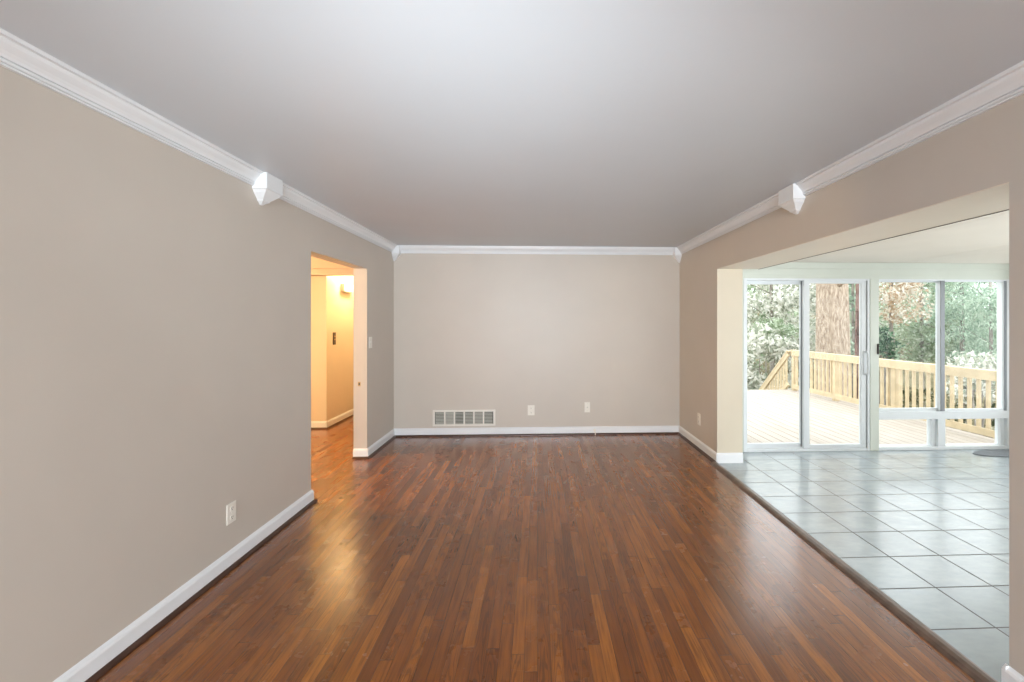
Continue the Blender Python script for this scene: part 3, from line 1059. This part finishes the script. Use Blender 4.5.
def shrub(name, label, cat, x, y, c, R, k, rr, n, size, mat, seed, asp=0.5, droop=0.0, stems=6, group=None):
    z0 = gz(x, y) - 0.05
    t = thing(name, label, cat, (x, y, z0), group)
    bm = bmesh.new()
    r = random.Random(seed)
    for i in range(stems):
        e = Vector((c[0] + r.uniform(-0.6, 0.6) * R[0], c[1] + r.uniform(-0.6, 0.6) * R[1], c[2] + r.uniform(-0.2, 0.7) * R[2]))
        b = Vector((x + r.uniform(-0.15, 0.15), y + r.uniform(-0.15, 0.15), z0))
        mid = b.lerp(e, 0.5) + Vector((r.uniform(-0.2, 0.2), r.uniform(-0.2, 0.2), 0.2))
        tube(bm, [b, mid, e], [0.04, 0.028, 0.01], 6)
    obj('stems', bm, 'bark_grey', t, True)
    leaves('foliage', blobs_in(c, R, k, rr, seed), n, size, mat, t, seed + 3, asp, droop)
    return t


def cw(u, v, d):
    """point seen at photograph pixel (u, v) at distance d in front of the camera"""
    l = (u - 557.9) / 450.75 * d
    return (d * math.sin(YAW) + l * math.cos(YAW), d * math.cos(YAW) - l * math.sin(YAW), 1.47 - (v - 321.86) * d / 450.75)


# large trunk behind the railing, with a slim reddish one beside it
x, y, _ = cw(832, 300, 11.4)
tree('shade_tree', 'huge pale-barked tree trunk rising behind the deck railing', 'tree', x, y, 14, 0.45, 'bark_pale', None, (-0.12, 0), 4, 21)
x, y, _ = cw(857.5, 300, 12.6)
tree('slim_tree', 'slim reddish-brown trunk close beside the huge tree', 'tree', x, y, 11, 0.105, 'bark_red', None, (0.05, 0), 4, 22)
# left pane: pale broad-leaved shrub below, paler tree above
c = cw(752, 370, 13.2)
shrub('laurel_shrub', 'pale broad-leaved shrub behind the stair railing', 'shrub', c[0], c[1], c, (1.6, 1.0, 1.1), 34, 0.42, 3200, 0.17, 'leaf_pale', 31, 0.42)
c = cw(772, 320, 16.5)
tree('dogwood_tree', 'pale loose-leaved tree seen through the left door panel', 'tree', c[0], c[1], 7.5, 0.09, 'bark_grey', (blobs_in((c[0], c[1], 2.3), (1.9, 1.3, 2.0), 60, 0.42, 41), 5200, 0.15, 'leaf_pale', 0.45, 0.3), (0, 0), 9, 41)
c = cw(776, 330, 15.0)
shrub('holly_bush', 'greener bush in the middle of the left door panel', 'shrub', c[0], c[1], (c[0], c[1], 1.0), (0.75, 0.6, 0.5), 10, 0.32, 900, 0.11, 'leaf_green', 42)
c = cw(741, 392, 12.6)
shrub('low_bush', 'low green bush at the deck end beside the stair railing', 'shrub', c[0], c[1], (c[0], c[1], -0.7), (0.7, 0.5, 0.35), 10, 0.28, 900, 0.10, 'leaf_green', 43)
# between the two trunks and beyond
c = cw(853, 320, 15.5)
tree('young_tree', 'light green young tree between the two trunks', 'tree', c[0], c[1], 7, 0.07, 'bark_grey', (blobs_in((c[0], c[1], 2.0), (0.6, 0.6, 2.2), 22, 0.36, 51), 1900, 0.13, 'leaf_fir', 0.4, 0.3), (0, 0), 6, 51)
# window, left sash: rust-leaved beech, dark holly, green tree
c = cw(892, 302, 14.0)
tree('beech_tree', 'small beech with dry rust-coloured leaves at upper left of the window', 'tree', c[0], c[1], 8, 0.08, 'bark_grey', (blobs_in((c[0], c[1], 2.35), (1.0, 0.8, 0.95), 26, 0.36, 61), 3000, 0.095, 'leaf_rust', 0.45, 0.2), (0, 0), 6, 61)
c = cw(883, 343, 12.2)
shrub('rhododendron_shrub', 'dark glossy green shrub above the railing at the window post', 'shrub', c[0], c[1], (c[0], c[1], 0.85), (0.35, 0.4, 0.5), 9, 0.26, 420, 0.13, 'leaf_dark', 62, 0.4)
c = cw(922, 325, 16.0)
tree('maple_tree', 'mid green leafy tree filling the left window sash', 'tree', c[0], c[1], 8, 0.09, 'bark_grey', (blobs_in((c[0], c[1], 1.7), (1.3, 1.2, 1.7), 44, 0.42, 63), 4200, 0.13, 'leaf_green', 0.45, 0.3), (0, 0), 7, 63)
# window, right sash: feathery hemlocks
c = cw(962, 320, 14.5)
tree('hemlock_tree', 'feathery green hemlock filling the left half of the right sash', 'tree', c[0], c[1], 9, 0.08, 'bark_grey', (blobs_in((c[0], c[1], 1.9), (0.9, 0.9, 2.0), 40, 0.38, 71), 6800, 0.11, 'leaf_fir', 0.22, 0.9), (0, 0), 8, 71)
c = cw(990, 330, 13.4)
tree('hemlock_tree', 'smaller feathery hemlock at the right edge of the right sash', 'tree', c[0], c[1], 7, 0.06, 'bark_grey', (blobs_in((c[0], c[1], 1.1), (0.8, 0.8, 1.45), 32, 0.34, 72), 4800, 0.11, 'leaf_fir', 0.22, 0.9), (0, 0), 7, 72)
c = cw(975, 366, 10.2)
shrub('azalea_shrub', 'pale leafy shrub just above the railing in the right sash', 'shrub', c[0], c[1], (c[0], c[1], 0.15), (0.8, 0.4, 0.5), 16, 0.26, 1100, 0.11, 'leaf_pale', 73, 0.45)
# more distant woodland trees
for i, (u, v, d, mat, lab) in enumerate([
        (745, 300, 24, 'leaf_green', 'distant green tree at far left behind the pale tree'),
        (800, 300, 25, 'leaf_pale', 'distant pale tree behind the meeting stile of the door'),
        (872, 300, 26, 'leaf_green', 'distant green tree behind the beech'),
        (935, 300, 26, 'leaf_fir', 'distant blue-green tree behind the maple'),
        (1000, 310, 25, 'leaf_fir', 'distant green conifer behind the hemlocks')]):
    c = cw(u, v, d)
    tree('woodland_tree', lab, 'tree', c[0], c[1], 11, 0.14, 'bark_grey', (blobs_in((c[0], c[1], 2.2), (2.3, 1.6, 3.4), 70, 0.6, 81 + i), 4300, 0.22, mat, 0.45, 0.3), (0, 0), 6, 81 + i)
# undergrowth seen between the balusters
lb = []
r = random.Random(9)
for _ in range(90):
    d = r.uniform(9.5, 15)
    u = r.uniform(800, 1030)
    X, Y, _z = cw(u, 400, d)
    lb.append(((X, Y, gz(X, Y) + r.uniform(0.1, 1.9)), (0.5, 0.5, 0.35)))
o = leaves('undergrowth', lb, 6500, 0.14, 'litter', None, 91, 0.5)
o['kind'] = 'stuff'
tag(o, 'tangle of dry yellowish undergrowth beyond the deck railing', 'undergrowth')
